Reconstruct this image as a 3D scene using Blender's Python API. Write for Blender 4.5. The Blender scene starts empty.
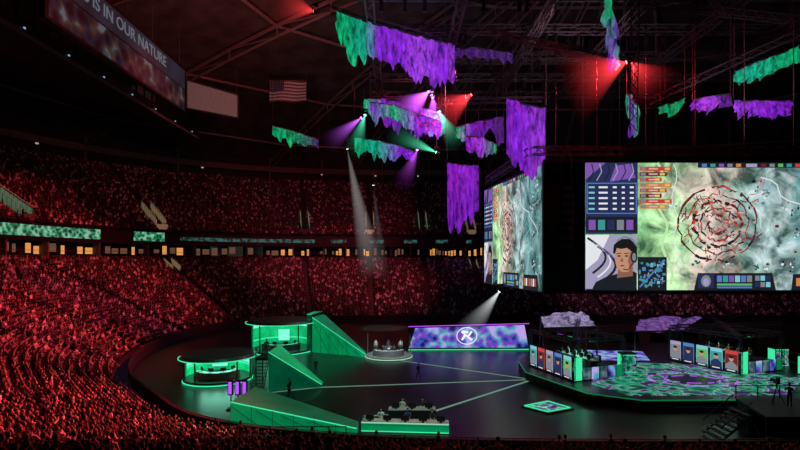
import bpy, math, random
from mathutils import Vector, Matrix, noise
random.seed(7)
sc=bpy.context.scene
try:
    sc.view_settings.view_transform='Standard'; sc.view_settings.look='None'
except Exception as e: print(e)

# ------------------------------------------------------------ materials
def nodes(name):
    m=bpy.data.materials.new(name); m.use_nodes=True
    nt=m.node_tree; return m,nt,nt.nodes,nt.links
def mat(name,col,rough=.6,metal=0,em=None,es=0,nscale=3,var=.25,bump=0,spec=.5):
    m,nt,N,L=nodes(name); b=N['Principled BSDF']
    tc=N.new('ShaderNodeTexCoord'); no=N.new('ShaderNodeTexNoise'); no.inputs['Scale'].default_value=nscale; no.inputs['Detail'].default_value=5
    L.new(tc.outputs['Object'],no.inputs['Vector'])
    r=N.new('ShaderNodeValToRGB'); r.color_ramp.elements[0].position=.3; r.color_ramp.elements[1].position=.7
    r.color_ramp.elements[0].color=(*[c*(1-var) for c in col],1); r.color_ramp.elements[1].color=(*[min(1,c*(1+var)) for c in col],1)
    L.new(no.outputs['Fac'],r.inputs['Fac']); L.new(r.outputs['Color'],b.inputs['Base Color'])
    b.inputs['Roughness'].default_value=rough; b.inputs['Metallic'].default_value=metal; b.inputs['Specular IOR Level'].default_value=spec
    if em:
        b.inputs['Emission Color'].default_value=(*em,1); b.inputs['Emission Strength'].default_value=es
    if bump:
        bp=N.new('ShaderNodeBump'); bp.inputs['Strength'].default_value=bump; L.new(no.outputs['Fac'],bp.inputs['Height']); L.new(bp.outputs['Normal'],b.inputs['Normal'])
    return m
def led(name,col,es=1): return mat(name,[c*.1 for c in col],.4,0,col,es)
def ramp_led(name,stops,scale,es=1,voronoi=False,detail=6,distort=0.5):
    m,nt,N,L=nodes(name); b=N['Principled BSDF']
    tc=N.new('ShaderNodeTexCoord')
    no=N.new('ShaderNodeTexNoise'); no.inputs['Scale'].default_value=scale; no.inputs['Detail'].default_value=detail; no.inputs['Distortion'].default_value=distort
    L.new(tc.outputs['Object'],no.inputs['Vector']); out=no.outputs['Fac']
    if voronoi:
        v=N.new('ShaderNodeTexVoronoi'); v.inputs['Scale'].default_value=scale*1.5
        L.new(tc.outputs['Object'],v.inputs['Vector'])
        mx=N.new('ShaderNodeMath'); mx.operation='MULTIPLY_ADD'; mx.inputs[1].default_value=.6
        L.new(v.outputs['Distance'],mx.inputs[0]); L.new(no.outputs['Fac'],mx.inputs[2]); 
        s=N.new('ShaderNodeMath'); s.operation='SUBTRACT'; s.inputs[1].default_value=.22; L.new(mx.outputs[0],s.inputs[0]); out=s.outputs[0]
    r=N.new('ShaderNodeValToRGB'); cr=r.color_ramp
    while len(cr.elements)<len(stops): cr.elements.new(.5)
    for e,(p,c) in zip(cr.elements,stops): e.position=p; e.color=(*c,1)
    L.new(out,r.inputs['Fac']); L.new(r.outputs['Color'],b.inputs['Emission Color']); b.inputs['Emission Strength'].default_value=es
    b.inputs['Base Color'].default_value=(.02,.02,.02,1); b.inputs['Roughness'].default_value=.4
    return m
def rand_mat(name,cols,rough=.8):
    m,nt,N,L=nodes(name); b=N['Principled BSDF']
    oi=N.new('ShaderNodeObjectInfo'); r=N.new('ShaderNodeValToRGB'); cr=r.color_ramp; cr.interpolation='CONSTANT'
    while len(cr.elements)<len(cols): cr.elements.new(.5)
    for i,c in enumerate(cols): cr.elements[i].position=i/len(cols); cr.elements[i].color=(*c,1)
    L.new(oi.outputs['Random'],r.inputs['Fac']); L.new(r.outputs['Color'],b.inputs['Base Color']); b.inputs['Roughness'].default_value=rough
    return m

M_black=mat('black_steel',(.012,.012,.014),.5,.3)
M_truss=mat('truss_aluminium',(.11,.1,.11),.45,.5)
M_roofsteel=mat('roof_steel',(.2,.16,.15),.6,.1)
M_ceil=mat('ceiling_panels',(.05,.04,.04),.9,nscale=.3,var=.5)
M_conc=mat('dark_concrete',(.02,.018,.018),.9,nscale=1,bump=.1)
M_conc2=mat('light_concrete',(.12,.11,.1),.85,nscale=1)
M_barr=mat('dasher_board',(.012,.012,.013),.7)
M_floor=mat('arena_floor',(.010,.013,.014),.3,nscale=.4,var=.5)
M_wall=mat('wall_paint',(.02,.017,.019),.9,nscale=.5)
M_seat=mat('seat_plastic',(.02,.013,.015),.5)
M_glass=mat('dark_glass',(.01,.01,.013),.1)
M_warm=led('warm_room_light',(1,.42,.1),.7)
M_warm2=led('warm_room_light_dim',(.8,.42,.25),.13)
M_greenled=led('green_led',(.05,.9,.4),.9)
M_paleled=led('pale_green_led',(.45,.9,.6),.7)
M_line=led('floor_line_led',(.35,.7,.5),.32)
M_purpled=led('purple_led',(.5,.08,1),1.1)
M_white=led('white_lamp',(1,1,1),6)
M_redlamp=led('red_lamp',(1,.03,.03),30)
M_greenpanel=mat('green_scenic_panel',(.004,.5,.22),.45,0,(.0,.42,.15),.36,nscale=.5,var=.45)  # panel is no lamp; emission adds to the green light on it
M_greenpanel2=mat('green_scenic_panel_dark',(.004,.22,.12),.5,0,(.0,.28,.14),.14,nscale=.5,var=.45)  # darker copy with less glow, for the dimmer faces
M_deck=mat('stage_deck',(.03,.035,.035),.35)
M_desk=mat('desk_laminate',(.35,.4,.38),.4)
M_gray=mat('grey_fabric',(.1,.1,.1),.8)
M_text=led('sign_text',(.42,.5,.6),.24)

# ------------------------------------------------------------ mesh builder
class MB:
    def __init__(s): s.v=[];s.f=[];s.m=[];s.mats=[]
    def mi(s,m):
        if m not in s.mats: s.mats.append(m)
        return s.mats.index(m)
    def add(s,vs,fs,m):
        o=len(s.v); s.v+=[tuple(v) for v in vs]; s.f+=[tuple(i+o for i in f) for f in fs]; s.m+=[s.mi(m)]*len(fs)
    def box(s,c,sz,m,rz=0,R=None):
        if R is None: R=Matrix.Rotation(rz,3,'Z')
        c=Vector(c); h=[q/2 for q in sz]
        vs=[c+R@Vector((x*h[0],y*h[1],z*h[2])) for x in(-1,1) for y in(-1,1) for z in(-1,1)]
        s.add(vs,[(0,1,3,2),(4,6,7,5),(0,4,5,1),(2,3,7,6),(0,2,6,4),(1,5,7,3)],m)
    def bar(s,a,b,w,m,h=None):
        a=Vector(a);b=Vector(b);d=b-a; L=d.length
        if L<1e-5: return
        q=d.to_track_quat('X','Z').to_matrix(); s.box((a+b)/2,(L,w,h or w),m,R=q)
    def cyl(s,a,b,r,m,n=10,r2=None,cap=True):
        a=Vector(a);b=Vector(b); r2=r if r2 is None else r2
        q=(b-a).to_track_quat('Z','Y').to_matrix(); vs=[]
        for p,rr in((a,r),(b,r2)):
            for i in range(n):
                t=2*math.pi*i/n; vs.append(p+q@Vector((rr*math.cos(t),rr*math.sin(t),0)))
        fs=[(i,(i+1)%n,n+(i+1)%n,n+i) for i in range(n)]
        if cap: fs+=[tuple(range(n))[::-1],tuple(range(n,2*n))]
        s.add(vs,fs,m)
    def prism(s,poly,z0,z1,m,mt=None):
        n=len(poly); zz=z1 if isinstance(z1,(list,tuple)) else [z1]*n
        vs=[(p[0],p[1],z0) for p in poly]+[(p[0],p[1],z) for p,z in zip(poly,zz)]
        s.add(vs,[(i,(i+1)%n,n+(i+1)%n,n+i) for i in range(n)]+[tuple(range(n))[::-1]],m)
        s.add(vs[n:],[tuple(range(n))],mt or m)
    def sphere(s,c,r,m,nu=10,nv=7,sc=(1,1,1)):
        vs=[];fs=[];c=Vector(c)
        for j in range(nv+1):
            ph=math.pi*j/nv
            for i in range(nu):
                t=2*math.pi*i/nu; vs.append(c+Vector((r*sc[0]*math.sin(ph)*math.cos(t),r*sc[1]*math.sin(ph)*math.sin(t),r*sc[2]*math.cos(ph))))
        for j in range(nv):
            for i in range(nu):
                fs.append((j*nu+i,(j+1)*nu+i,(j+1)*nu+(i+1)%nu,j*nu+(i+1)%nu))
        s.add(vs,fs,m)
    def truss(s,a,b,w,m,step=None,t=None):
        a=Vector(a);b=Vector(b);d=b-a;L=d.length;q=d.to_track_quat('X','Z').to_matrix()
        t=t or w*.14; step=step or w*1.4
        cs=[q@Vector((0,y*w/2,z*w/2)) for y,z in((-1,-1),(1,-1),(1,1),(-1,1))]
        for c in cs: s.bar(a+c,b+c,t,m)
        n=max(1,int(L/step))
        for i in range(n):
            p0=a+d*(i/n);p1=a+d*((i+1)/n)
            for k in range(4):
                if (i+k)%2: s.bar(p0+cs[k],p1+cs[(k+1)%4],t*.6,m)
                else: s.bar(p0+cs[(k+1)%4],p1+cs[k],t*.6,m)
    def obj(s,name,loc=(0,0,0),rot=(0,0,0),parent=None,smooth=False,bevel=0,link=True):
        me=bpy.data.meshes.new(name); me.from_pydata(s.v,[],s.f); me.update()
        for m in s.mats: me.materials.append(m)
        me.polygons.foreach_set('material_index',s.m)
        if smooth: me.polygons.foreach_set('use_smooth',[True]*len(s.f))
        ob=bpy.data.objects.new(name,me); ob.location=loc; ob.rotation_euler=rot
        if link: sc.collection.objects.link(ob)
        if parent: ob.parent=parent
        return ob
def empty(name,loc=(0,0,0),rot=(0,0,0)):
    e=bpy.data.objects.new(name,None); e.location=loc; e.rotation_euler=rot; sc.collection.objects.link(e); return e
def lerp(a,b,t): return a+(b-a)*t

# ------------------------------------------------------------ arena plan (metres, camera above origin)
LEFT=[(-3,34),(-15,38),(-22,45),(-29,54),(-34,66),(-36,78),(-34,92),(-26,102),(-12,106)]
CTRL=[(34,33)]+LEFT+[(34,107)]+[(68-x,y) for x,y in LEFT[::-1]]
CTRL=[Vector(p) for p in CTRL]
dense=[];n=len(CTRL)
for i in range(n):
    p0,p1,p2,p3=CTRL[i-1],CTRL[i],CTRL[(i+1)%n],CTRL[(i+2)%n]
    t01=(p1-p0).length**.5;t12=(p2-p1).length**.5;t23=(p3-p2).length**.5
    m1=t12*((p1-p0)/t01-(p2-p0)/(t01+t12)+(p2-p1)/t12); m2=t12*((p2-p1)/t12-(p3-p1)/(t12+t23)+(p3-p2)/t23)
    for k in range(24):
        t=k/24; dense.append((2*t**3-3*t*t+1)*p1+(t**3-2*t*t+t)*m1+(-2*t**3+3*t*t)*p2+(t**3-t*t)*m2)
dense.append(dense[0]); cum=[0]
for a,b in zip(dense,dense[1:]): cum.append(cum[-1]+(b-a).length)
TOT=cum[-1]; NS=int(TOT/1.6); P=[];j=0
for k in range(NS):
    s=TOT*k/NS
    while cum[j+1]<s: j+=1
    P.append(dense[j].lerp(dense[j+1],(s-cum[j])/(cum[j+1]-cum[j])))
C0=Vector((34,70)); Nn=[]
for i in range(NS):
    t=(P[(i+2)%NS]-P[i-2]); v=Vector((t.y,-t.x)).normalized()
    if v.dot(P[i]-C0)<0: v=-v
    Nn.append(v)
DS=TOT/NS
def off(i,t): i%=NS; return P[i]+Nn[i]*t
def slope(i): return .32+.11*max(0,min(1,(P[i%NS].y-30)/50))
UP=[i for i in range(NS) if P[i].y>44]; U0,U1=min(UP),max(UP)
TR=.85;NR=34;T0=1.8
def zlow(i,k): return .45+slope(i)*TR*k
UT0=30.5;UTR=.9;UNR=34;UZ=19.6;URS=.62
def zup(k): return UZ+URS*UTR*k

# floor
mb=MB(); mb.prism([(q.x,q.y) for q in (off(i,-.1) for i in range(0,NS))],-.4,0,M_floor); mb.obj('floor')
# barrier
mb=MB()
for i in range(NS):
    a,b=off(i,0),off(i+1,0);a2,b2=off(i,.25),off(i+1,.25)
    vs=[(a.x,a.y,0),(b.x,b.y,0),(b2.x,b2.y,0),(a2.x,a2.y,0),(a.x,a.y,1.15),(b.x,b.y,1.15),(b2.x,b2.y,1.15),(a2.x,a2.y,1.15)]
    mb.add(vs,[(0,1,5,4),(2,3,7,6),(4,5,6,7)],M_barr)
    if i%3==0: mb.bar((a2.x,a2.y,0),(a2.x,a2.y,1.35),.1,M_truss)
    mb.bar((a2.x,a2.y,1.3),(b2.x,b2.y,1.3),.05,M_truss)
mb.obj('rink_barrier')
# lower bowl steps
def tier(name,rng,zf,t0,tr,nr,closed,m):
    vs=[];fs=[];idx=list(rng); w=2*nr+1
    for i in idx:
        for k in range(nr):
            for t in (t0+k*tr,t0+(k+1)*tr):
                q=off(i,t); vs.append((q.x,q.y,zf(i,k)))
        q=off(i,t0); vs.append((q.x,q.y,0 if t0<5 else zf(i,0)-.3))
    nI=len(idx)
    for a in range(nI if closed else nI-1):
        b=(a+1)%nI
        for c in range(2*nr-1): fs.append((a*w+c,b*w+c,b*w+c+1,a*w+c+1))
        fs.append((a*w+w-1,b*w+w-1,b*w,a*w))
    g=MB(); g.add(vs,fs,m); return g.obj(name)
tier('lower_grandstand',range(NS),zlow,T0,TR,NR,True,M_conc)
tier('upper_grandstand',range(U0,U1+1),lambda i,k:zup(k),UT0,UTR,UNR,False,M_conc)
mb=MB()
for i in range(NS):
    if U0<=i<U1: continue
    a,b,c,d=off(i,T0+NR*TR),off(i+1,T0+NR*TR),off(i+1,62),off(i,62)
    z0,z1=zlow(i,NR-1),zlow((i+1)%NS,NR-1)
    mb.add([(a.x,a.y,z0),(b.x,b.y,z1),(c.x,c.y,z1),(d.x,d.y,z0)],[(0,1,2,3)],M_conc)
mb.obj('concourse_floor')
# perimeter wall + ceiling
RT=62.6
M_rimlamp=led('rim_lamp',(.7,.5,.5),.6)
mb=MB()
for i in range(NS):
    a,b=off(i,RT),off(i+1,RT)
    mb.add([(a.x,a.y,0),(b.x,b.y,0),(b.x,b.y,46),(a.x,a.y,46)],[(0,1,2,3)],M_wall)
    if U0<=i<U1:
        a2,b2=off(i,UT0+UTR*UNR-.2),off(i+1,UT0+UTR*UNR-.2); zt=zup(UNR-1)
        if i%4==0: mb.bar((a2.x,a2.y,zt),(a2.x,a2.y,46),.5,M_conc2)
        mb.add([(a2.x,a2.y,41.5),(b2.x,b2.y,41.5),(b2.x,b2.y,43.2),(a2.x,a2.y,43.2)],[(0,1,2,3)],M_conc2)
        if i%7==0: mb.box((a2.x,a2.y,41.2),(.5,.5,.3),M_rimlamp)
mb.obj('wall_perimeter')
def roofp(i,s):
    q=C0+(off(i,RT)-C0)*s; return Vector((q.x,q.y,45.5+21*(1-s*s)))
SS=[1,.9,.8,.7,.6,.5,.4,.3,.2,.1,.01]
mb=MB();vs=[];fs=[]
for s in SS:
    for i in range(NS): vs.append(roofp(i,s))
for a in range(len(SS)-1):
    for i in range(NS): fs.append((a*NS+i,a*NS+(i+1)%NS,(a+1)*NS+(i+1)%NS,(a+1)*NS+i))
mb.add(vs,fs,M_ceil); mb.obj('ceiling',smooth=True)
mb=MB(); dz=Vector((0,0,-1.0)); step=max(1,NS//26)
rad=list(range(0,NS-step//2,step))
for i in rad:
    for a in range(len(SS)-2):
        p,q=roofp(i,SS[a])+dz,roofp(i,SS[a+1])+dz
        mb.bar(p,q,.35,M_roofsteel,.6); mb.bar(p-Vector((0,0,2.2)),q-Vector((0,0,2.2)),.3,M_roofsteel,.4)
        mb.bar(p,q-Vector((0,0,2.2)),.2,M_roofsteel); mb.bar(p,p-Vector((0,0,2.2)),.2,M_roofsteel)
for s in SS[1:-1:2]:
    for k in range(len(rad)):
        mb.bar(roofp(rad[k],s)+dz*1.2,roofp(rad[(k+1)%len(rad)],s)+dz*1.2,.3,M_roofsteel,.5)
mb.obj('roof_truss')

# ------------------------------------------------------------ suites and ribbon
mb=MB(); rb=MB()
M_rib=ramp_led('ribbon_pattern',[(.35,(0,.05,.02)),(.5,(.01,.25,.12)),(.62,(.05,.6,.3)),(.75,(.5,1,.7))],.9,.45,True)
M_rib2=ramp_led('ribbon_pattern_dim',[(.4,(0,.02,.02)),(.55,(.02,.12,.1)),(.7,(.08,.35,.3))],.9,.3,True)
ts=T0+NR*TR
for i in range(U0,U1):
    zb=zlow(i,NR-1)
    a,b=off(i,ts),off(i+1,ts)
    def q4(t1,z1,t2,z2,m,g=mb,i=i,f0=0,f1=1):
        A1,B1=off(i,t1),off(i+1,t1);A2,B2=off(i,t2),off(i+1,t2)
        a,b=A1.lerp(B1,f0),A1.lerp(B1,f1);c,d=A2.lerp(B2,f1),A2.lerp(B2,f0)
        g.add([(a.x,a.y,z1),(b.x,b.y,z1),(c.x,c.y,z2),(d.x,d.y,z2)],[(0,1,2,3)],m)
    q4(ts,zb,ts,13.9,M_conc); q4(ts,13.9,ts+2,13.9,M_conc)
    q4(ts+2,13.9,ts+2,16.6,M_glass)
    for h in(0,1):
        rr=random.Random(i*17+3+h*5).random(); r3=random.Random(i//5*5+2).random()
        p_=.3 if r3<.4 else .02
        m=M_warm if rr<p_ else (M_warm2 if rr<.6 else None)
        if m: q4(ts+1.95,14.1+.9*rr,ts+1.95,15.4+1.0*((rr*7)%1),m,f0=.04+.2*((rr*13)%1)+.48*h,f1=.42+.54*h)
    q4(ts,16.6,ts+2,16.6,M_conc); q4(ts-.2,16.6,ts-.2,UZ,M_black)
    q4(ts-.2,16.6,ts+.1,16.6,M_black); q4(ts-.2,UZ,UT0+.4,UZ,M_conc)
    mb.bar((a.x,a.y,14.8),(b.x,b.y,14.8),.06,M_truss)
    if i%3==0:
        p=off(i,ts+1); n_=Nn[i]; mb.box((p.x,p.y,15.2),(.3,2,2.8),M_conc2,rz=math.atan2(-n_.x,n_.y))
    d=off(i,ts); bear=math.degrees(math.atan2(d.x,d.y))
    lit = bear<-32 or (-29.5<bear<-26.5)
    dim = -25<bear<-10
    if lit or dim or (-8<bear<8 and i%5<2):
        q4(ts-.28,17.3 if lit else 17.6,ts-.28,19.3 if lit else 18.5,M_rib if lit else M_rib2,rb)
mb.obj('suite_level'); rb.obj('ribbon_display')
# aisles
mb=MB(); AS=13.0
def is_aisle(i): return ((i*DS)%AS)<DS
for i in range(NS):
    if not is_aisle(i): continue
    rz=math.atan2(-Nn[i].x,Nn[i].y)
    for k in range(NR):
        q=off(i,T0+(k+.5)*TR); mb.box((q.x,q.y,zlow(i,k)+.03),(1.2,.8,.06),M_conc2,rz)
        q=off(i,T0+(k+.0)*TR); mb.box((q.x,q.y,zlow(i,k)-slope(i)*TR*.5+.03),(1.2,.3,.1),M_conc2,rz)
    if U0<=i<=U1:
        for k in range(UNR):
            q=off(i,UT0+(k+.5)*UTR); mb.box((q.x,q.y,zup(k)+.03),(1.2,.85,.06),M_conc2,rz)
mb.obj('aisle_stairs')
# vomitories : portal with side walls whose lit look is put into emission, rails
M_vom=mat('vomitory_wall_glow',(.5,.45,.33),.7,0,(.7,.5,.28),.17)
M_vomg=mat('vomitory_wall_green_glow',(.2,.4,.28),.7,0,(.3,.6,.35),.17)
mb=MB()
for i in range(NS):
    if not is_aisle(i): continue
    rz=math.atan2(-Nn[i].x,Nn[i].y); R=Matrix.Rotation(rz,3,'Z')
    na=int(i*DS/AS)
    if U0<=i<=U1:
        for sx in(-1,1):
            a=off(i,UT0+2*UTR);b=off(i,UT0+10*UTR); o=R@Vector((sx*1.1,0,0))
            a3=Vector((a.x,a.y,zup(2)))+o; b3=Vector((b.x,b.y,zup(10)))+o
            up=Vector((0,0,1.7)); t_=R@Vector((.25,0,0)); m=(M_vom if na%2 else M_vomg)
            mb.add([a3,b3,b3+up,a3+up,a3+t_,b3+t_,b3+up+t_,a3+up+t_],[(0,1,2,3),(4,5,6,7),(3,2,6,7)],m)
            mb.bar(a3+up*1.3,b3+up*1.3,.08,M_vom)
            for k in range(9):
                p=a3.lerp(b3,k/8); mb.bar(p,p+up*1.3,.06,M_truss)
        q=off(i,UT0+1.0*UTR); mb.box((q.x,q.y,zup(1)+.6),(2.6,.15,1.2),M_vom if na%2 else M_conc2,rz)
    if P[i].y>50 and na%2:
        k0=27
        for sx in(-1,1):
            a=off(i,T0+k0*TR);b=off(i,T0+(k0+5)*TR);o=R@Vector((sx*.9,0,0))
            a3=Vector((a.x,a.y,zlow(i,k0)))+o;b3=Vector((b.x,b.y,zlow(i,k0+5)))+o;up=Vector((0,0,1.4))
            mb.add([a3,b3,b3+up,a3+up],[(0,1,2,3)],M_vom)
mb.obj('vomitory_railing')

# ------------------------------------------------------------ people
def human(name,pose,shirt,trous,skin,hair,shoe,lo=False):
    sit=pose.startswith('sit')
    if sit:
        J=dict(pel=(0,.1,.52,.135),spi=(0,.13,.7,.12),che=(0,.1,.9,.14),nec=(0,.07,1.08,.052),hd=(0,.05,1.15,.05))
        sh=(.17,.09,1.01,.065); hip=(.09,.06,.5,.095); kn=(.13,-.33,.51,.062); an=(.13,-.3,.1,.042); to=(.14,-.45,.05,.035)
        arm={'sit':((.25,.06,.76),(.16,-.15,.66),(.11,-.23,.63)),'sit_clap':((.25,0,.82),(.1,-.22,.98),(.035,-.27,1.05)),
             'sit_up':((.3,0,1.2),(.3,-.05,1.45),(.29,-.07,1.53)),'sit_type':((.25,0,.79),(.17,-.28,.8),(.15,-.36,.79))}[pose]
    else:
        J=dict(pel=(0,0,.96,.13),spi=(0,.01,1.12,.115),che=(0,0,1.31,.14),nec=(0,0,1.49,.052),hd=(0,-.01,1.56,.05))
        sh=(.17,0,1.42,.065); hip=(.09,0,.9,.095); kn=(.1,-.02,.5,.062); an=(.11,.02,.1,.042); to=(.12,-.14,.05,.035)
        arm={'stand':((.24,.03,1.14),(.26,-.05,.9),(.26,-.08,.81)),'camera':((.26,-.06,1.18),(.16,-.33,1.3),(.12,-.4,1.34)),
             'walk':((.24,.05,1.14),(.25,-.1,.94),(.24,-.16,.87))}[pose]
    V=[];RR=[];E=[];LB=[]
    def v(p,r): V.append(Vector(p[:3])); RR.append(r); return len(V)-1
    ids={k:v(J[k],J[k][3]) for k in('pel','spi','che','nec','hd')}
    def e(a,b,l): E.append((a,b)); LB.append(l)
    e(ids['pel'],ids['spi'],'t'); e(ids['spi'],ids['che'],'t'); e(ids['che'],ids['nec'],'t'); e(ids['nec'],ids['hd'],'s')
    hands=[]
    for s in(-1,1):
        def mm(p): return (p[0]*s,p[1],p[2])
        a=v(mm(sh),sh[3]);b=v(mm(arm[0]),.045);c=v(mm(arm[1]),.03);d=v(mm(arm[2]),.032)
        e(ids['che'],a,'t');e(a,b,'t');e(b,c,'t');e(c,d,'s'); hands.append((Vector(mm(arm[1])),Vector(mm(arm[2])),s))
        k2,a2,t2=list(kn),list(an),list(to)
        if pose=='walk':
            k2[1]-=.14*s+.04;a2[1]-=.2*s;t2[1]-=.2*s
            if s<0: a2[2]+=.06; t2[2]+=.02
        a=v(mm(hip),hip[3]);b=v(mm(k2),kn[3]);c=v(mm(a2),an[3]);d=v(mm(t2),to[3])
        e(ids['pel'],a,'l');e(a,b,'l');e(b,c,'l');e(c,d,'f')
    me=bpy.data.meshes.new('sk'); me.from_pydata(V,E,[]); ob=bpy.data.objects.new('sk',me); sc.collection.objects.link(ob)
    ob.modifiers.new('s','SKIN')
    for i,r in enumerate(RR): me.skin_vertices[0].data[i].radius=(r,r*(.8 if i in(0,1,2) else 1))
    me.skin_vertices[0].data[0].use_root=True
    sb=ob.modifiers.new('u','SUBSURF'); sb.levels=1 if lo else 2; sb.render_levels=sb.levels
    dg=bpy.context.evaluated_depsgraph_get(); ev=ob.evaluated_get(dg); m2=ev.to_mesh()
    vs=[x.co.copy() for x in m2.vertices]; fs=[tuple(p.vertices) for p in m2.polygons]; ev.to_mesh_clear()
    bpy.data.objects.remove(ob)
    mp={'t':shirt,'l':trous,'s':skin,'f':shoe}; g=MB(); g.v=[tuple(x) for x in vs]
    for f in fs:
        c=sum((vs[i] for i in f),Vector())/len(f); best=None
        for (a,b),l in zip(E,LB):
            A,B=V[a],V[b]; d=B-A; t=max(0,min(1,(c-A).dot(d)/d.length_squared)); ds=(c-(A+d*t)).length-lerp(RR[a],RR[b],t)
            if best is None or ds<best[0]: best=(ds,l)
        g.f.append(f); g.m.append(g.mi(mp[best[1]]))
    hc=V[ids['hd']]+Vector((0,-.025,.1)); nu,nv=(8,6) if lo else (16,12)
    g.sphere(hc,.1,skin,nu,nv,(.78,.95,1.18))
    g.sphere(hc+Vector((0,-.03,-.06)),.055,skin,nu,5,(.95,.95,1))
    g.add([hc+Vector(p) for p in((-.014,-.085,-.02),(.014,-.085,-.02),(0,-.118,-.02),(0,-.09,.02))],[(0,1,2),(1,3,2),(3,0,2)],skin)
    for s in(-1,1):
        g.sphere(hc+Vector((s*.079,.0,-.005)),.022,skin,5,4,(.4,.8,1.2))
        g.sphere(hc+Vector((s*.03,-.084,.012)),.011,hair,5,4)
    g.box(hc+Vector((0,-.09,-.055)),(.04,.01,.008),shoe)
    hn=MB(); hn.sphere(hc+Vector((0,.012,.012)),.108,hair,nu,nv,(.82,.98,1.16))
    keep=[f for f in hn.f if (lambda c:c.z>hc.z+.05 or c.y>hc.y+.015)(sum((Vector(hn.v[i]) for i in f),Vector())/len(f)) and sum(hn.v[i][2] for i in f)/len(f)>hc.z-.07]
    g.add(hn.v,keep,hair)
    for w,h,s in hands:
        d=(h-w).normalized(); side=d.cross(Vector((0,-1,.3))).normalized()
        if side.length<.1: side=Vector((1,0,0))
        palm=side.cross(d).normalized()
        for k,ln in enumerate((.07,.08,.075,.06)):
            p=h+side*(.03-.02*k)+d*.015; q=p+d*ln*.55; r=q+d*ln*.4-palm*.025
            g.cyl(p,q,.009,skin,4,.008,False); g.cyl(q,r,.008,skin,4,.006)
        p=h-d*.03+side*.03; g.cyl(p,p+side*.035+d*.035,.011,skin,4,.008)
    me=bpy.data.meshes.new(name); me.from_pydata(g.v,[],g.f)
    for m in g.mats: me.materials.append(m)
    me.polygons.foreach_set('material_index',g.m); me.polygons.foreach_set('use_smooth',[True]*len(g.f)); me.update()
    return me
M_shirtR=rand_mat('crowd_shirts',[(.02,.02,.025),(.42,.38,.36),(.03,.03,.04),(.12,.04,.04),(.015,.015,.015),(.14,.14,.16),(.9,.88,.85),(.03,.04,.07),(.06,.05,.05),(.02,.02,.02),(.65,.6,.55),(.03,.03,.03)])
M_trR=rand_mat('crowd_trousers',[(.015,.02,.03),(.02,.02,.02),(.04,.035,.03),(.01,.01,.015)])
M_skR=rand_mat('crowd_skin',[(.62,.44,.35),(.45,.3,.22),(.68,.5,.4),(.25,.15,.1),(.55,.4,.3)],.5)
M_haR=rand_mat('crowd_hair',[(.015,.01,.01),(.03,.02,.015),(.01,.01,.01),(.12,.08,.04)],.6)
M_shoe=mat('shoe_leather',(.02,.02,.02),.5)
crowdcol=bpy.data.collections.new('spectator_variants')
for nm,ps in(('spectator_a','sit'),('spectator_b','sit_clap'),('spectator_c','sit'),('spectator_d','sit_up'),('spectator_e','stand')):
    me=human(nm,ps,M_shirtR,M_trR,M_skR,M_haR,M_shoe,True); crowdcol.objects.link(bpy.data.objects.new(nm,me))
seatcol=bpy.data.collections.new('seat_variants')
g=MB(); g.box((0,.1,.41),(.46,.44,.06),M_seat); g.box((0,.33,.68),(.46,.06,.5),M_seat,R=Matrix.Rotation(-.15,3,'X'))
for s in(-1,1): g.box((s*.24,.12,.55),(.04,.36,.04),M_black); g.box((s*.24,.2,.27),(.04,.08,.54),M_black)
so=g.obj('stadium_seat_unit',link=False); seatcol.objects.link(so)
def scatter(name,pts,rots,var,col):
    me=bpy.data.meshes.new(name); me.from_pydata(pts,[],[])
    at=me.attributes.new('rot','FLOAT_VECTOR','POINT'); at.data.foreach_set('vector',[c for r in rots for c in (0,0,r)])
    av=me.attributes.new('variant','INT','POINT'); av.data.foreach_set('value',var)
    ob=bpy.data.objects.new(name,me); sc.collection.objects.link(ob)
    ng=bpy.data.node_groups.new(name+'_nodes','GeometryNodeTree')
    ng.interface.new_socket(name='Geometry',in_out='INPUT',socket_type='NodeSocketGeometry'); ng.interface.new_socket(name='Geometry',in_out='OUTPUT',socket_type='NodeSocketGeometry')
    N=ng.nodes;L=ng.links; gi=N.new('NodeGroupInput');go=N.new('NodeGroupOutput'); ip=N.new('GeometryNodeInstanceOnPoints')
    ci=N.new('GeometryNodeCollectionInfo'); ci.inputs['Collection'].default_value=col; ci.inputs['Separate Children'].default_value=True; ci.inputs['Reset Children'].default_value=True
    na=N.new('GeometryNodeInputNamedAttribute'); na.data_type='FLOAT_VECTOR'; na.inputs['Name'].default_value='rot'
    nb=N.new('GeometryNodeInputNamedAttribute'); nb.data_type='INT'; nb.inputs['Name'].default_value='variant'
    er=N.new('FunctionNodeEulerToRotation')
    oa=lambda n:[o for o in n.outputs if o.enabled and o.name=='Attribute'][0]
    L.new(oa(na),er.inputs[0]); L.new(er.outputs[0],ip.inputs['Rotation']); L.new(oa(nb),ip.inputs['Instance Index'])
    ip.inputs['Pick Instance'].default_value=True
    L.new(ci.outputs[0],ip.inputs['Instance']); L.new(gi.outputs[0],ip.inputs['Points']); L.new(ip.outputs[0],go.inputs[0])
    md=ob.modifiers.new('scatter','NODES'); md.node_group=ng
    return ob
cp,cr,cv,sp,sr=[],[],[],[],[]
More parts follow.
